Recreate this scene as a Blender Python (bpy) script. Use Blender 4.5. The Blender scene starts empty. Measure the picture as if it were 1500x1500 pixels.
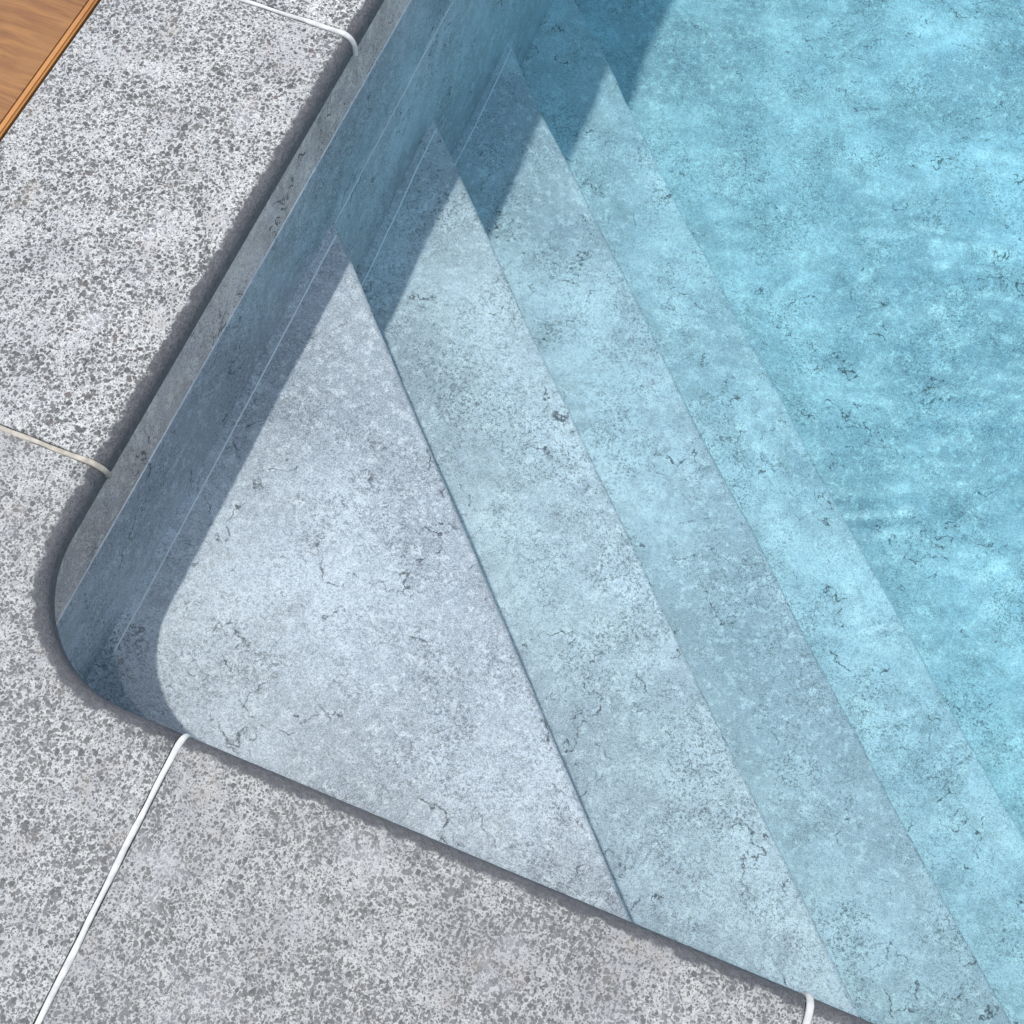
import bpy, bmesh, math, random
from mathutils import Matrix, Vector, noise

random.seed(7)
scene = bpy.context.scene
COL = scene.collection

# ------------------------------------------------------------------ camera
cam_d = bpy.data.cameras.new("camera")
cam = bpy.data.objects.new("camera", cam_d)
COL.objects.link(cam)
cam_d.sensor_width = 36.0
cam_d.lens = 36.0 * 1482.925 / 1500.0
cam_d.clip_start = 0.02
cam_d.clip_end = 2000.0
rv = Vector((0.35039965, 0.0350253, 0.37745761))
cam.matrix_world = Matrix.Translation((0.82824, -0.02885, 1.57665)) @ \
    Matrix.Rotation(rv.length, 4, rv.normalized())
scene.camera = cam

# ------------------------------------------------------------------ sky and sun
SUN_EL = math.radians(80.0)
sun_dir = Vector((-0.9998 * math.cos(SUN_EL), -0.05 * math.cos(SUN_EL), math.sin(SUN_EL))).normalized()
world = bpy.data.worlds.new("World")
scene.world = world
world.use_nodes = True
wn = world.node_tree
wn.nodes.clear()
w_out = wn.nodes.new("ShaderNodeOutputWorld")
w_bg = wn.nodes.new("ShaderNodeBackground")
w_sky = wn.nodes.new("ShaderNodeTexSky")
w_sky.sky_type = 'NISHITA'
w_sky.sun_disc = False
w_sky.sun_elevation = SUN_EL
w_sky.sun_rotation = math.atan2(sun_dir.x, sun_dir.y)
w_sky.air_density = 1.0
w_sky.ozone_density = 0.0
w_sky.dust_density = 0.7
w_bg.inputs['Strength'].default_value = 0.15
w_hs = wn.nodes.new("ShaderNodeHueSaturation")          # thin veil of high cloud: a whiter sky
w_hs.inputs['Saturation'].default_value = 0.55
w_hs.inputs['Value'].default_value = 1.15
wn.links.new(w_sky.outputs[0], w_hs.inputs['Color'])
wn.links.new(w_hs.outputs[0], w_bg.inputs[0])
wn.links.new(w_bg.outputs[0], w_out.inputs[0])

sun_d = bpy.data.lights.new("sun", 'SUN')
sun = bpy.data.objects.new("sun", sun_d)
COL.objects.link(sun)
sun_d.energy = 2.05
sun_d.angle = math.radians(1.2)
sun_d.color = (1.0, 0.95, 0.885)
sun_d.cycles.is_caustics_light = True
sun.rotation_euler = sun_dir.to_track_quat('Z', 'Y').to_euler()
sun.location = sun_dir * 20

scene.view_settings.view_transform = 'Standard'
scene.view_settings.look = 'None'
scene.view_settings.exposure = 0.9
scene.view_settings.gamma = 1.0
scene.cycles.caustics_refractive = True
scene.cycles.caustics_reflective = False
scene.cycles.blur_glossy = 0.5
scene.cycles.max_bounces = 12
scene.cycles.transmission_bounces = 8
scene.cycles.sample_clamp_indirect = 6.0

# ------------------------------------------------------------------ measures
WATER_Z = -0.173
D1, RISE = 0.304, 0.4067
TREAD_Z = [WATER_Z - D1 - k * RISE for k in range(5)]      # four treads and the floor
PHI, C1, TREAD = 0.775, 0.802, 0.390
RAKE = 0.0                                                 # the risers lean back this much
WALL = -0.012
POOL_X, POOL_Y = 4.2, 5.6
LIP_R = 0.22
TILE_L, TILE_W, TILE_T, NOSE = 1.0, 0.5, 0.05, 0.025
LEG_A, LEG_B = 0.339, 0.331

# ------------------------------------------------------------------ node helpers
class Mat:
    def __init__(self, name):
        self.m = bpy.data.materials.new(name)
        self.m.use_nodes = True
        self.t = self.m.node_tree
        self.t.nodes.clear()
        self.out = self.t.nodes.new("ShaderNodeOutputMaterial")
        self.pos = self.t.nodes.new("ShaderNodeNewGeometry").outputs['Position']

    def set(self, sock, v):
        if isinstance(v, bpy.types.NodeSocket):
            self.t.links.new(v, sock)
        elif isinstance(v, (tuple, list)) and sock.type == 'RGBA' and len(v) == 3:
            sock.default_value = (*v, 1)
        else:
            sock.default_value = v

    def math(self, op, a, b=0.0, c=None, clamp=False):
        n = self.t.nodes.new("ShaderNodeMath")
        n.operation = op
        n.use_clamp = clamp
        self.set(n.inputs[0], a)
        self.set(n.inputs[1], b)
        if c is not None:
            self.set(n.inputs[2], c)
        return n.outputs[0]

    def vmath(self, op, a, b):
        n = self.t.nodes.new("ShaderNodeVectorMath")
        n.operation = op
        self.set(n.inputs[0], a)
        if op == 'SCALE':
            self.set(n.inputs['Scale'], b)
        else:
            self.set(n.inputs[1], b)
        return n.outputs[0]

    def ramp(self, v, lo, hi, a=0.0, b=1.0, smooth=True):
        n = self.t.nodes.new("ShaderNodeMapRange")
        n.interpolation_type = 'SMOOTHSTEP' if smooth else 'LINEAR'
        self.set(n.inputs['Value'], v)
        for k, x in (('From Min', lo), ('From Max', hi), ('To Min', a), ('To Max', b)):
            self.set(n.inputs[k], x)
        return n.outputs[0]

    def noise(self, vec, scale, detail=4.0, rough=0.55, dist=0.0, color=False):
        n = self.t.nodes.new("ShaderNodeTexNoise")
        self.set(n.inputs['Vector'], vec)
        n.inputs['Scale'].default_value = scale
        n.inputs['Detail'].default_value = detail
        n.inputs['Roughness'].default_value = rough
        n.inputs['Distortion'].default_value = dist
        return n.outputs['Color' if color else 'Fac']

    def voronoi(self, vec, scale, feature='F1', rnd=1.0):
        n = self.t.nodes.new("ShaderNodeTexVoronoi")
        n.feature = feature
        self.set(n.inputs['Vector'], vec)
        n.inputs['Scale'].default_value = scale
        n.inputs['Randomness'].default_value = rnd
        return n

    def mix(self, fac, a, b, mode='MIX'):
        n = self.t.nodes.new("ShaderNodeMix")
        n.data_type = 'RGBA'
        n.blend_type = mode
        self.set(n.inputs[0], fac)
        self.set(n.inputs[6], a)
        self.set(n.inputs[7], b)
        return n.outputs[2]

    def warp(self, vec, scale, amount, detail=2.0):
        c = self.noise(vec, scale, detail, color=True)
        o = self.vmath('SUBTRACT', c, (0.5, 0.5, 0.5))
        return self.vmath('ADD', vec, self.vmath('SCALE', o, amount))

    def stretch(self, vec, s):
        return self.vmath('MULTIPLY', vec, s)

    def sep(self, v):
        n = self.t.nodes.new("ShaderNodeSeparateColor")
        self.set(n.inputs[0], v)
        return n.outputs

    def bump(self, height, dist, strength=1.0):
        n = self.t.nodes.new("ShaderNodeBump")
        n.inputs['Strength'].default_value = strength
        n.inputs['Distance'].default_value = dist
        self.set(n.inputs['Height'], height)
        return n.outputs[0]

    def surface(self, color, rough=0.7, spec=0.3, normal=None):
        b = self.t.nodes.new("ShaderNodeBsdfPrincipled")
        self.set(b.inputs['Base Color'], color)
        self.set(b.inputs['Roughness'], rough)
        self.set(b.inputs['Specular IOR Level'], spec)
        if normal is not None:
            self.set(b.inputs['Normal'], normal)
        self.t.links.new(b.outputs[0], self.out.inputs['Surface'])
        return self.m


def stone_material(name, light=0.62, dark=0.17, dull=0.0, seed=0.0, grain=1.0):
    """Washed reconstituted stone: pale cement with dark grey pebbles of all sizes."""
    M = Mat(name)
    p = M.vmath('ADD', M.pos, (seed, seed * 1.7, seed * 0.3))
    w = M.warp(M.warp(p, 60, 0.008), 190, 0.0035)
    patch = M.noise(p, 5.5, 4, 0.6)
    patch2 = M.noise(M.vmath('ADD', p, (7, 3, 1)), 14, 3, 0.6)
    fine = M.noise(p, 330, 3, 0.7)
    mid = M.noise(p, 95, 3, 0.6)
    base = M.mix(M.ramp(mid, 0.36, 0.60), (light * 0.66, light * 0.67, light * 0.66), (light * 1.02, light * 1.02, light * 0.97))
    base = M.mix(M.ramp(fine, 0.51, 0.38, 0, 0.85), base, (0.12, 0.121, 0.12))
    base = M.mix(M.ramp(patch, 0.44, 0.68, 0, 0.6), base, (light * 0.60, light * 0.60, light * 0.61))
    cols, mask_all = base, None
    for scale, rmin, rmax, keep, amt in ((86, 0.12, 0.48, 0.36, 0.95), (145, 0.20, 0.54, 0.27, 0.92),
                                         (260, 0.20, 0.58, 0.25, 0.85)):
        v = M.voronoi(w, scale * grain)
        r, g, b = M.sep(v.outputs['Color'])[:3]
        rad = M.ramp(r, keep, 1.0, rmin, rmax, smooth=False)
        rad = M.math('MULTIPLY', rad, M.math('GREATER_THAN', r, keep))
        rad = M.math('MULTIPLY', rad, M.ramp(patch2, 0.32, 0.60, 0.72, 1.12))
        m = M.ramp(M.math('SUBTRACT', rad, v.outputs['Distance']), -0.05, 0.08)
        m = M.math('MULTIPLY', m, amt)
        peb = M.mix(M.ramp(g, 0.0, 1.0), (dark * 0.60, dark * 0.63, dark * 0.63), (dark * 1.70, dark * 1.74, dark * 1.66))
        peb = M.mix(M.ramp(b, 0.94, 0.98), peb, (dark * 1.7, dark * 1.25, dark * 1.12))
        peb = M.mix(M.ramp(fine, 0.35, 0.7, 0, 0.35), peb, (dark * 2.2,) * 3)
        cols = M.mix(m, cols, peb)
        mask_all = m if mask_all is None else M.math('MAXIMUM', mask_all, m)
    # lime bloom: smooth whitish smears that swallow the pebbles
    bloom = M.noise(M.vmath('ADD', p, (2.2, 9.1, 0)), 7, 4, 0.65)
    cols = M.mix(M.ramp(bloom, 0.57, 0.72, 0, 0.45), cols, (light * 0.98, light * 0.97, light * 1.0))
    cols = M.mix(M.ramp(M.noise(p, 11, 3), 0.60, 0.75, 0, 0.22), cols, (0.33, 0.27, 0.20))
    if dull:
        cols = M.mix(M.math('MULTIPLY', M.ramp(patch2, 0.2, 0.8, 0.5, 1.0), dull), cols, (0.31, 0.305, 0.295))
    # shade round the nose, painted into the colour as a ragged dark band
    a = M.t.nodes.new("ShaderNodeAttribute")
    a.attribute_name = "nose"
    nose_shade = M.ramp(M.math('ADD', a.outputs['Fac'], M.ramp(M.noise(p, 45, 3), 0.3, 0.7, -0.35, 0.35, smooth=False)), 0.25, 0.75)
    cols = M.mix(M.math('MULTIPLY', nose_shade, 0.92), cols, M.mix(mid, (0.055, 0.055, 0.06), (0.10, 0.10, 0.11)))
    h = M.math('ADD', M.math('MULTIPLY', mask_all, -0.6), M.math('MULTIPLY', fine, 0.7))
    return M.surface(cols, 0.85, 0.25, M.bump(h, 0.0018, 0.9))


def liner_material(name):
    """Reinforced pool membrane printed like weathered grey concrete."""
    M = Mat(name)
    p = M.pos
    big = M.noise(p, 2.2, 5, 0.6)
    mid = M.noise(p, 9.0, 5, 0.65)
    mot = M.noise(M.warp(p, 30, 0.02), 38, 4, 0.7)
    fine = M.noise(M.warp(p, 90, 0.012), 150, 3, 0.75)
    grit = M.noise(p, 420, 2, 0.7)
    c = M.mix(M.ramp(big, 0.36, 0.64), (0.405, 0.432, 0.485), (0.665, 0.698, 0.76))
    c = M.mix(M.ramp(mid, 0.42, 0.68, 0.0, 0.55), c, (0.345, 0.365, 0.395))
    c = M.mix(M.ramp(mot, 0.50, 0.64, 0.0, 0.65), c, (0.77, 0.79, 0.82))
    c = M.mix(M.ramp(mot, 0.44, 0.34, 0.0, 0.5), c, (0.30, 0.325, 0.36))
    area = M.ramp(M.noise(M.vmath('ADD', p, (5, 2, 8)), 4.6, 6, 0.7), 0.40, 0.64)
    speck = M.math('MULTIPLY', M.ramp(fine, 0.49, 0.60), M.ramp(area, 0, 1, 0.34, 1.0, smooth=False))
    c = M.mix(speck, c, (0.17, 0.185, 0.205))
    c = M.mix(M.ramp(grit, 0.51, 0.64, 0, 0.6), c, (0.19, 0.207, 0.23))
    c = M.mix(M.ramp(grit, 0.47, 0.35, 0, 0.55), c, (0.84, 0.86, 0.885))
    # hairline veins: broken contour lines of a rough noise
    w = M.warp(p, 6, 0.06, 4)
    v1 = M.noise(w, 6.5, 6, 0.53)
    where = M.math('MULTIPLY', M.ramp(M.noise(M.vmath('ADD', p, (1, 6, 3)), 6.0, 5, 0.7), 0.49, 0.57),
                   M.ramp(M.noise(p, 33, 3, 0.7), 0.40, 0.56))
    vein = M.math('MULTIPLY', M.ramp(M.math('ABSOLUTE', M.math('SUBTRACT', v1, 0.5)), 0.011, 0.002), where)
    c = M.mix(M.math('MULTIPLY', vein, 0.95), c, (0.085, 0.092, 0.102))
    v2 = M.noise(M.vmath('ADD', w, (3, 3, 3)), 16.0, 7, 0.65)
    where2 = M.math('MULTIPLY', M.ramp(area, 0.45, 0.8), M.ramp(M.noise(p, 21, 3, 0.7), 0.46, 0.58))
    vein2 = M.math('MULTIPLY', M.ramp(M.math('ABSOLUTE', M.math('SUBTRACT', v2, 0.5)), 0.026, 0.006), where2)
    c = M.mix(M.math('MULTIPLY', vein2, 0.40), c, (0.11, 0.12, 0.132))
    # small pale rings in the print
    v = M.voronoi(M.warp(p, 50, 0.01), 26)
    ring = M.ramp(M.math('ABSOLUTE', M.math('SUBTRACT', v.outputs['Distance'], 0.20)), 0.05, 0.01)
    ring = M.math('MULTIPLY', ring, M.math('GREATER_THAN', M.sep(v.outputs['Color'])[0], 0.72))
    c = M.mix(M.math('MULTIPLY', ring, 0.30), c, (0.75, 0.76, 0.77))
    # bright glint of the meniscus, painted into the wall colour at water level
    sp = M.t.nodes.new("ShaderNodeSeparateXYZ")
    M.set(sp.inputs[0], p)
    off = M.math('ABSOLUTE', M.math('SUBTRACT', sp.outputs[2], WATER_Z + 0.0035))
    edge_glint = M.math('MULTIPLY', M.ramp(off, 0.0035, 0.001), M.ramp(M.noise(p, 18, 3), 0.35, 0.6, 0.3, 0.8))
    c = M.mix(edge_glint, c, (0.72, 0.73, 0.72))
    # darker, warmer tone on the dry strip above the water
    dry = M.math('MULTIPLY', M.ramp(sp.outputs[2], WATER_Z + 0.004, WATER_Z + 0.010), M.ramp(mid, 0.2, 0.8, 0.75, 1.0))
    c = M.mix(dry, c, M.mix(1.0, c, (0.66, 0.58, 0.50), 'MULTIPLY'))
    return M.surface(c, 0.75, 0.2, M.bump(grit, 0.0006, 0.3))


def plain(name, col, rough=0.6, var=0.15, scale=60):
    M = Mat(name)
    n = M.noise(M.pos, scale, 4, 0.6)
    c = M.mix(M.ramp(n, 0.35, 0.68), tuple(x * (1 - var) for x in col), col)
    return M.surface(c, rough, 0.3, M.bump(n, 0.001, 0.5))


def wood_material(name, tint=1.0, along=(2.0, 40.0, 40.0)):
    M = Mat(name)
    p = M.warp(M.pos, 6, 0.03)
    g = M.noise(M.stretch(p, along), 1.6, 6, 0.65, 0.6)
    f = M.noise(M.stretch(p, tuple(a * 3 for a in along)), 4.0, 4, 0.7)
    blot = M.noise(M.pos, 8, 3)
    c = M.mix(M.ramp(g, 0.34, 0.68), (0.26 * tint, 0.100 * tint, 0.024 * tint), (0.43 * tint, 0.19 * tint, 0.050 * tint))
    c = M.mix(M.ramp(f, 0.52, 0.72, 0, 0.28), c, (0.20 * tint, 0.072 * tint, 0.018 * tint))
    c = M.mix(M.ramp(blot, 0.4, 0.7, 0, 0.35), c, (0.47 * tint, 0.22 * tint, 0.065 * tint))
    return M.surface(c, 0.5, 0.35, M.bump(f, 0.0008, 0.5))


def water_material():
    """Clear refracting surface."""
    M = Mat("pool_water")
    r = M.t.nodes.new("ShaderNodeBsdfGlass")
    r.inputs['Roughness'].default_value = 0.0
    r.inputs['IOR'].default_value = 1.333
    M.t.links.new(r.outputs[0], M.out.inputs['Surface'])
    return M.m


def water_tint_material():
    """The water's own colour: it swallows red light with depth."""
    M = Mat("pool_water_tint")
    v = M.t.nodes.new("ShaderNodeVolumeAbsorption")
    v.inputs['Color'].default_value = (0.0, 0.88, 0.97, 1)
    v.inputs['Density'].default_value = 0.29
    M.t.links.new(v.outputs[0], M.out.inputs['Volume'])
    return M.m


LINER = liner_material("grey_membrane")
WELD = plain("pale_weld", (0.90, 0.91, 0.92), 0.5, 0.1)

# ------------------------------------------------------------------ object helpers
def link(name, bm, mat, parent=None, smooth=False):
    bmesh.ops.recalc_face_normals(bm, faces=bm.faces)
    me = bpy.data.meshes.new(name)
    bm.to_mesh(me)
    bm.free()
    me.materials.append(mat)
    if smooth:
        for f in me.polygons:
            f.use_smooth = True
    o = bpy.data.objects.new(name, me)
    COL.objects.link(o)
    o.parent = parent
    return o


def tag(o, label, cat, group=None, kind=None):
    o["label"] = label
    o["category"] = cat
    if group:
        o["group"] = group
    if kind:
        o["kind"] = kind
    return o


def empty(name, loc):
    o = bpy.data.objects.new(name, None)
    o.location = loc
    o.empty_display_size = 0.2
    COL.objects.link(o)
    return o


def prism(bm, pts, z0, z1, base=None):
    a = [bm.verts.new((x, y, z0)) for x, y in (base or pts)]
    b = [bm.verts.new((x, y, z1)) for x, y in pts]
    n = len(pts)
    bm.faces.new(a[::-1])
    top = bm.faces.new(b)
    for i in range(n):
        bm.faces.new((a[i], a[(i + 1) % n], b[(i + 1) % n], b[i]))
    return top


def box(bm, x0, x1, y0, y1, z0, z1):
    prism(bm, [(x0, y0), (x1, y0), (x1, y1), (x0, y1)], z0, z1)


def tube(bm, pts, radii, seg=10):
    rings = []
    for i, p in enumerate(pts):
        p = Vector(p)
        a = Vector(pts[max(i - 1, 0)])
        b = Vector(pts[min(i + 1, len(pts) - 1)])
        t = (b - a).normalized()
        side = t.cross(Vector((0, 0, 1)))
        if side.length < 1e-4:
            side = t.cross(Vector((1, 0, 0)))
        if i and side.dot(last) < 0:
            side = -side
        side.normalize()
        last = side
        up = side.cross(t).normalized()
        ru, rs = radii[i]
        rings.append([bm.verts.new(p + side * rs * math.cos(2 * math.pi * k / seg) + up * ru * math.sin(2 * math.pi * k / seg))
                      for k in range(seg)])
    for A, B in zip(rings, rings[1:]):
        for k in range(seg):
            bm.faces.new((A[k], A[(k + 1) % seg], B[(k + 1) % seg], B[k]))
    bm.faces.new(rings[0][::-1])
    bm.faces.new(rings[-1])


# ------------------------------------------------------------------ ground
def build_ground():
    bm = bmesh.new()
    inner = [(-0.2, -0.2), (POOL_X + 0.2, -0.2), (POOL_X + 0.2, POOL_Y + 0.2), (-0.2, POOL_Y + 0.2)]
    R = 300.0
    outer = [(-R, -R), (R, -R), (R, R), (-R, R)]
    a = [bm.verts.new((x, y, -0.056)) for x, y in inner]
    b = [bm.verts.new((x, y, -0.056)) for x, y in outer]
    for i in range(4):
        bm.faces.new((b[i], b[(i + 1) % 4], a[(i + 1) % 4], a[i]))
    o = link("ground", bm, plain("compacted_gravel", (0.26, 0.24, 0.21), 0.9, 0.4, 40))
    o["kind"] = "structure"


build_ground()

# ------------------------------------------------------------------ pool shell
def rounded_path(off, r, n=14):
    """The pool outline (counter-clockwise), moved off outwards from the wall line, the near corner rounded."""
    x0 = y0 = WALL - off
    x1, y1 = POOL_X + off, POOL_Y + off
    pts = [(x0 + r - r * math.cos(t), y0 + r - r * math.sin(t)) for t in
           [math.pi / 2 * k / n for k in range(n + 1)]]
    return pts + [(x1, y0), (x1, y1), (x0, y1)]


def build_pool():
    pool = empty("swimming_pool", (POOL_X / 2, POOL_Y / 2, TREAD_Z[4]))
    tag(pool, "swimming pool lined in mottled grey concrete look membrane with four diagonal corner steps", "swimming pool")
    inv = pool.matrix_basis.inverted() if False else Matrix.Translation(-pool.location)

    def part(name, bm, mat, parent=pool, smooth=False):
        o = link(name, bm, mat, None, smooth)
        o.parent = parent
        o.matrix_parent_inverse = inv if parent is pool else Matrix.Identity(4)
        return o

    # wall
    bm = bmesh.new()
    ip, op = rounded_path(0.0, 0.03), rounded_path(0.16, 0.03 + 0.16)
    zs = (TREAD_Z[4] - 0.1, -TILE_T - 0.003)
    v = [[[bm.verts.new((x, y, z)) for x, y in path] for z in zs] for path in (ip, op)]
    n = len(ip)
    for i in range(n):
        j = (i + 1) % n
        bm.faces.new((v[0][0][i], v[0][0][j], v[0][1][j], v[0][1][i]))
        bm.faces.new((v[1][0][i], v[1][1][i], v[1][1][j], v[1][0][j]))
        for q in (0, 1):
            bm.faces.new((v[0][q][i], v[1][q][i], v[1][q][j], v[0][q][j]))
    wall = part("wall", bm, LINER)
    # horizontal weld on the left wall, level with the first tread
    bm = bmesh.new()
    ys = [1.16 + 0.06 * k for k in range(40)]
    tube(bm, [(WALL, y, TREAD_Z[0] - 0.015 + 0.0015 * math.sin(9 * y)) for y in ys], [(0.0010, 0.0017)] * len(ys), 6)
    part("weld_seam", bm, WELD, wall)
    # floor
    bm = bmesh.new()
    box(bm, WALL - 0.05, POOL_X + 0.05, WALL - 0.05, POOL_Y + 0.05, TREAD_Z[4] - 0.09, TREAD_Z[4])
    part("pool_floor", bm, LINER)
    # steps
    cp, sp = math.cos(PHI), math.sin(PHI)
    for k in range(4):
        c = C1 + k * TREAD
        e = WALL - 0.05
        bm = bmesh.new()
        cb = c + RAKE * (RISE + 0.05) / RISE
        tri = [[(e, e), ((q - e * sp) / cp, e), (e, (q - e * cp) / sp)] for q in (c, cb)]
        prism(bm, tri[0], TREAD_Z[k + 1] - 0.05, TREAD_Z[k], tri[1])
        bm.edges.ensure_lookup_table()
        nose = [ed for ed in bm.edges if all(abs(q.co.z - TREAD_Z[k]) < 1e-5 and q.co.x * cp + q.co.y * sp > c - 1e-4
                                             for q in ed.verts)]
        bmesh.ops.bevel(bm, geom=nose, offset=0.013, segments=4, profile=0.5, affect='EDGES')
        step = part("step", bm, LINER)
        if k < 3:
            bm = bmesh.new()
            x = 0.010
            y_end = (c - x * cp) / sp - 0.012
            y_beg = 0.1 if k == 0 else (C1 + (k - 1) * TREAD) / sp - 0.35
            m = 24
            ys = [y_beg + (y_end - y_beg) * i / m for i in range(m + 1)]
            tube(bm, [(x + 0.0012 * math.sin(5 * y + k), y, TREAD_Z[k]) for y in ys], [(0.0010, 0.0017)] * (m + 1), 6)
            part("weld_seam", bm, WELD, step)
    return pool


POOL = build_pool()
for o in POOL.children_recursive:
    o.cycles.is_caustics_receiver = True

# ------------------------------------------------------------------ water
def wave(x, y):
    h = 0.0
    for a, lx, ly, ph in WAVES:
        h += a * math.sin(lx * x + ly * y + ph)
    # livelier towards the middle of the pool, nearly still over the steps
    d = math.hypot((x - 2.0) / 0.9, (y - 2.2) / 0.8)
    g = 0.4 + 0.9 * math.exp(-d * d)
    h *= g
    calm = min(1.0, max(0.0, (y - 0.12) / 0.45))
    for a, lx, ly, ph in SWELL:
        h += calm * a * math.sin(lx * x + ly * y + ph)
    for cx, cy, r0, width, lam, a, t0, tw in RINGS:
        r = math.hypot(x - cx, y - cy)
        if abs(r - r0) < 3 * width:
            t = math.atan2(y - cy, x - cx) - t0
            t = (t + math.pi) % (2 * math.pi) - math.pi
            h += a * math.cos(2 * math.pi * (r - r0) / lam + 0.7 * math.sin(5 * t)) * \
                math.exp(-((r - r0) / width) ** 2 - (t / tw) ** 2)
    return h


WAVES = []
for i in range(34):
    lam = 0.07 * (6.0 ** random.random())
    th = random.gauss(1.96, 0.75)
    k = 2 * math.pi / lam
    WAVES.append((0.000035 * (lam / 0.12) ** 1.15, k * math.cos(th), k * math.sin(th), random.random() * 6.28))


SWELL = []
for lam, th in ((0.24, 0.4), (0.29, 1.9), (0.33, 1.2), (0.41, 2.6), (0.52, 0.9)):
    k = 2 * math.pi / lam
    SWELL.append((0.0003 * lam / 0.3, k * math.cos(th), k * math.sin(th), random.random() * 6.28))
# spreading rings: centre, radius, width, wavelength, height, facing, spread
RINGS = [(1.515, 0.909, 0.137, 0.014, 0.055, 0.00018, 1.97, 0.7),
         (1.225, 1.853, 0.40, 0.075, 0.085, 0.00022, -1.42, 0.5)]


def wall_distance(x, y):
    r = 0.03
    x, y = x - WALL, y - WALL
    if x < r and y < r:
        return r - math.hypot(r - x, r - y)
    return min(x, y)


def build_water():
    near = [-0.04, -0.012, -0.008, -0.004, 0.0, 0.004, 0.008, 0.013]
    xs = near + [0.013 + 0.008 * i for i in range(1, 340)]
    ys = near + [0.013 + 0.008 * i for i in range(1, 480)]
    xs += [xs[-1] + 0.05 * i for i in range(1, 200) if xs[-1] + 0.05 * i < POOL_X + 0.05]
    ys += [ys[-1] + 0.05 * i for i in range(1, 200) if ys[-1] + 0.05 * i < POOL_Y + 0.05]
    bm = bmesh.new()
    G = []
    for y in ys:
        row = []
        for x in xs:
            d = max(wall_distance(x, y), 0.0)
            z = WATER_Z + wave(x, y) + 0.0028 * math.exp(-d / 0.004)
            row.append(bm.verts.new((x, y, z)))
        G.append(row)
    for A, B in zip(G, G[1:]):
        for i in range(len(xs) - 1):
            bm.faces.new((A[i], A[i + 1], B[i + 1], B[i]))
    zb = TREAD_Z[4] - 0.05
    rim = G[0] + [r[-1] for r in G[1:]] + G[-1][-2::-1] + [r[0] for r in G[-2:0:-1]]
    low = [bm.verts.new((v.co.x, v.co.y, zb)) for v in rim]
    n = len(rim)
    for i in range(n):
        j = (i + 1) % n
        bm.faces.new((rim[i], low[i], low[j], rim[j]))
    bm.faces.new(low)
    me_ob = link("water", bm, water_material(), None)
    for f in me_ob.data.polygons:
        f.use_smooth = f.normal.z > 0.5
    me_ob["kind"] = "structure"
    me_ob.cycles.is_caustics_caster = True
    bm = bmesh.new()
    box(bm, WALL - 0.03, POOL_X + 0.03, WALL - 0.03, POOL_Y + 0.03, TREAD_Z[4] - 0.04, WATER_Z + 0.006)
    link("water_body", bm, water_tint_material(), me_ob)
    return me_ob


WATER = build_water()

# ------------------------------------------------------------------ coping stones
def nose_profile(n=7):
    """(distance back from the lip, height) from the top face round the nose to the underside."""
    pts = [(0.040, 0.0)]
    for k in range(n + 1):
        t = math.pi / 2 * k / n
        pts.append((NOSE - NOSE * math.sin(t), -NOSE + NOSE * math.cos(t)))
    for k in range(1, n + 1):
        t = math.pi / 2 * k / n
        pts.append((0.012 - 0.012 * math.cos(t), -TILE_T + 0.012 - 0.012 * math.sin(t)) )
    return pts


PROFILE = nose_profile()
GAP = 0.011


def straight_stone(length):
    """Lip along +y at x = 0, body towards -x, from y = 0 to length, ends slightly eased."""
    bm = bmesh.new()
    prof = PROFILE + [(TILE_W - 0.002, -TILE_T), (TILE_W, -TILE_T + 0.003), (TILE_W, -0.004), (TILE_W - 0.004, 0.0)]
    ease = 0.003
    secs = [(0.0, ease), (ease, 0.0), (length - ease, 0.0), (length, ease)]
    cx, cz = -TILE_W / 2, -TILE_T / 2
    rings = []
    for y, e in secs:
        ring = []
        for d, z in prof:
            x = -d
            ring.append(bm.verts.new((x + (e if x < cx else -e), y, z + (e if z < cz else -e))))
        rings.append(ring)
    n = len(prof)
    for A, B in zip(rings, rings[1:]):
        for i in range(n):
            bm.faces.new((A[i], A[(i + 1) % n], B[(i + 1) % n], B[i]))
    bm.faces.new(rings[0])
    bm.faces.new(rings[-1][::-1])
    return bm


def corner_stone():
    la, lb = LEG_A - GAP / 2, LEG_B - GAP / 2
    n = 24
    path = [((0.0, la), (1, 0))]
    for k in range(n + 1):
        t = math.pi / 2 * k / n
        path.append(((LIP_R - LIP_R * math.cos(t), LIP_R - LIP_R * math.sin(t)), (math.cos(t), math.sin(t))))
    path.append(((lb, 0.0), (0, 1)))
    bm = bmesh.new()
    rows = [[bm.verts.new((x - nx * d, y - ny * d, z)) for d, z in PROFILE] for (x, y), (nx, ny) in path]
    for A, B in zip(rows, rows[1:]):
        for i in range(len(PROFILE) - 1):
            bm.faces.new((A[i], A[i + 1], B[i + 1], B[i]))
    w = TILE_W
    out = [(lb, -w), (-w, -w), (-w, la)]
    top = [bm.verts.new((x, y, 0.0)) for x, y in out]
    bot = [bm.verts.new((x, y, -TILE_T)) for x, y in out]
    bm.faces.new([r[0] for r in rows] + top)
    bm.faces.new(([r[-1] for r in rows] + bot)[::-1])
    for i in range(2):
        bm.faces.new((top[i], bot[i], bot[i + 1], top[i + 1]))
    bm.faces.new([v for v in rows[0]] + [bot[2], top[2]])
    bm.faces.new([v for v in rows[-1][::-1]] + [top[0], bot[0]])
    return bm


G_COPE = "coping stones round the pool"


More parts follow.
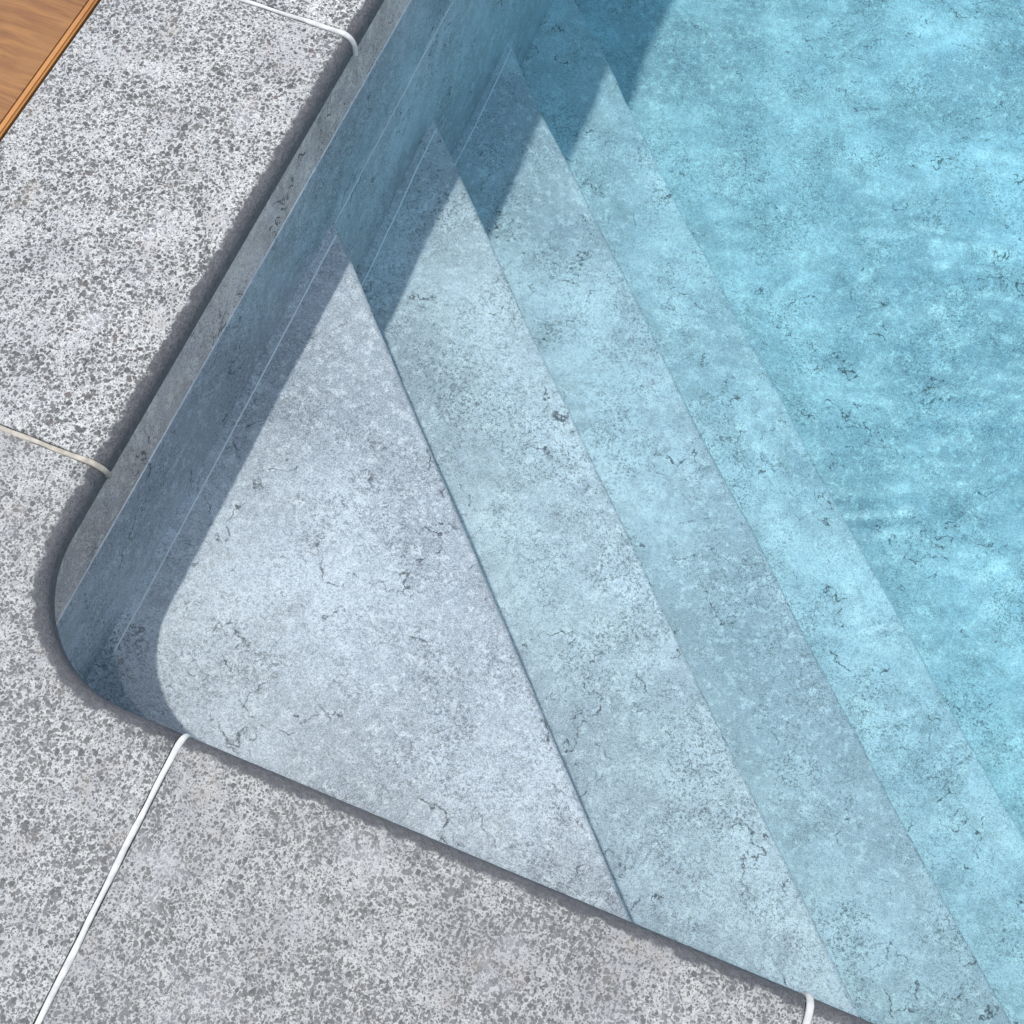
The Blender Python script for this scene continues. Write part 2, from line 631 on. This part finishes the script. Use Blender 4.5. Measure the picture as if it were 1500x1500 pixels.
def smooth_nose(o, lip=None):
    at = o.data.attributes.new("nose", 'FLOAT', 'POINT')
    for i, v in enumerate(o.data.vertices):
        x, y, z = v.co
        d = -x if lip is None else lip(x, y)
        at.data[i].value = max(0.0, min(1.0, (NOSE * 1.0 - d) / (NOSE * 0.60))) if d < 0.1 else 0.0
    for f in o.data.polygons:
        f.use_smooth = 0.02 < abs(f.normal.z) < 0.999 or len(f.vertices) == 4 and f.area < 0.02
    return o


def place_stone(side, i, mat, label):
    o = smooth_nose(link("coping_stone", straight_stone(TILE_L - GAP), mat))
    if side == 'left':
        o.location = (0, LEG_A + i * TILE_L + GAP / 2, 0)
    else:
        o.rotation_euler.z = math.radians(90)
        o.scale.x = -1
        o.rotation_euler.z = math.radians(-90)
        o.location = (LEG_B + i * TILE_L + GAP / 2, 0, 0)
    return tag(o, label, "coping stone", G_COPE)


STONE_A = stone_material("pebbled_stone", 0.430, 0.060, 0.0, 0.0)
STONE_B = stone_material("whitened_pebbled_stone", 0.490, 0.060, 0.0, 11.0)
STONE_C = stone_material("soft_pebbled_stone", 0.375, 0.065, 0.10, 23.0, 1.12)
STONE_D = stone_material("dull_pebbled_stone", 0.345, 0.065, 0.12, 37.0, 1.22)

place_stone('left', 0, STONE_A, "long pebbled grey coping stone between the wooden deck and the pool's left wall")
place_stone('left', 1, STONE_B, "whitest pebbled coping stone, beyond the thin white joint at the top of the photo")
def lip_distance(x, y):
    if x < LIP_R and y < LIP_R:
        return math.hypot(LIP_R - x, LIP_R - y) - LIP_R
    return -min(x, y)


place_stone('left', 2, STONE_A, "coping stone farthest along the left pool edge, out past the top of the photo")
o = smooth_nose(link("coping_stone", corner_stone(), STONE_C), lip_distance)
tag(o, "square corner coping stone with a rounded inner edge at the pool corner", "coping stone", G_COPE)
place_stone('bottom', 0, STONE_D, "dull grey coping stone along the near pool edge, between two white joints")
place_stone('bottom', 1, STONE_D, "coping stone right of the short white joint at the bottom right corner")

place_stone('bottom', 2, STONE_C, "coping stone farthest along the near pool edge, out past the bottom right of the photo")

# ------------------------------------------------------------------ joints between the stones
G_JOINT = "joints between the coping stones"


def joint(side, at, mat, label, half, proud, end=0.0):
    """A bead of filler across the coping at distance at from the corner, running over the nose."""
    cross = [(TILE_W - 0.004 - (TILE_W - NOSE) * k / 30, 0.0) for k in range(30)] + PROFILE[1:12]
    pts, rad = [], []
    for i, (d, z) in enumerate(cross):
        wob = 0.0008 * math.sin(d * 17 + at * 5) + 0.0005 * math.sin(d * 61 + at)
        u = at + wob
        z2 = z - 0.003
        pts.append((-d, u, z2) if side == 'left' else (u, -d, z2))
        k = 1 + 0.10 * math.sin(d * 38 + at * 3) + 0.06 * math.sin(d * 97)
        t = max(0.0, 1 - d / 0.12)
        rad.append((proud + 0.003 + end * t, (half + end * t) * k))
    bm = bmesh.new()
    tube(bm, pts, rad, 12)
    o = link("filler_joint", bm, mat, None, True)
    return tag(o, label, "joint", G_JOINT)


WHITE = plain("white_filler", (0.52, 0.52, 0.50), 0.7, 0.30, 30)
BEIGE = plain("weathered_beige_filler", (0.40, 0.37, 0.31), 0.75, 0.4, 35)
joint('left', LEG_A, BEIGE, "beige weathered joint crossing the coping at the left edge of the photo", 0.0050, 0.0010)
joint('left', LEG_A + TILE_L, WHITE, "thin white joint curling over the pool lip at the top of the photo", 0.0045, 0.0012, 0.0025)
joint('bottom', LEG_B, WHITE, "long white joint beside the corner stone running down to the bottom left", 0.0050, 0.0007)
joint('bottom', LEG_B + TILE_L, WHITE, "short bright white joint at the bottom right corner of the photo", 0.0052, 0.0014, 0.001)

# ------------------------------------------------------------------ wooden deck
def build_deck():
    deck = empty("wooden_deck", (-1.1, 1.0, -0.05))
    tag(deck, "varnished brown wooden deck beside the coping in the top left corner", "deck")
    inv = Matrix.Translation(-deck.location)
    x1 = -TILE_W - 0.004
    for k in range(4):
        bm = bmesh.new()
        y0 = -0.45 + k * 0.62
        box(bm, x1 - 1.2, x1 - 0.0156, y0 + 0.002, y0 + 0.618, -0.045, -0.001)
        bmesh.ops.bevel(bm, geom=bm.edges[:], offset=0.002, segments=2, affect='EDGES')
        o = link("deck_panel", bm, wood_material("varnished_wood", 0.52), None)
        o.parent = deck
        o.matrix_parent_inverse = inv
    bm = bmesh.new()
    box(bm, x1 - 0.015, x1, -0.45, 2.03, -0.05, 0.002)
    bmesh.ops.bevel(bm, geom=[e for e in bm.edges if abs(e.verts[0].co.x - e.verts[1].co.x) < 1e-6 and
                              abs(e.verts[0].co.z - e.verts[1].co.z) < 1e-6], offset=0.0035, segments=3, affect='EDGES')
    o = link("edge_trim", bm, wood_material("trim_wood", 0.85, (2.0, 0.8, 2.0)), None, False)
    o.parent = deck
    o.matrix_parent_inverse = inv


build_deck()
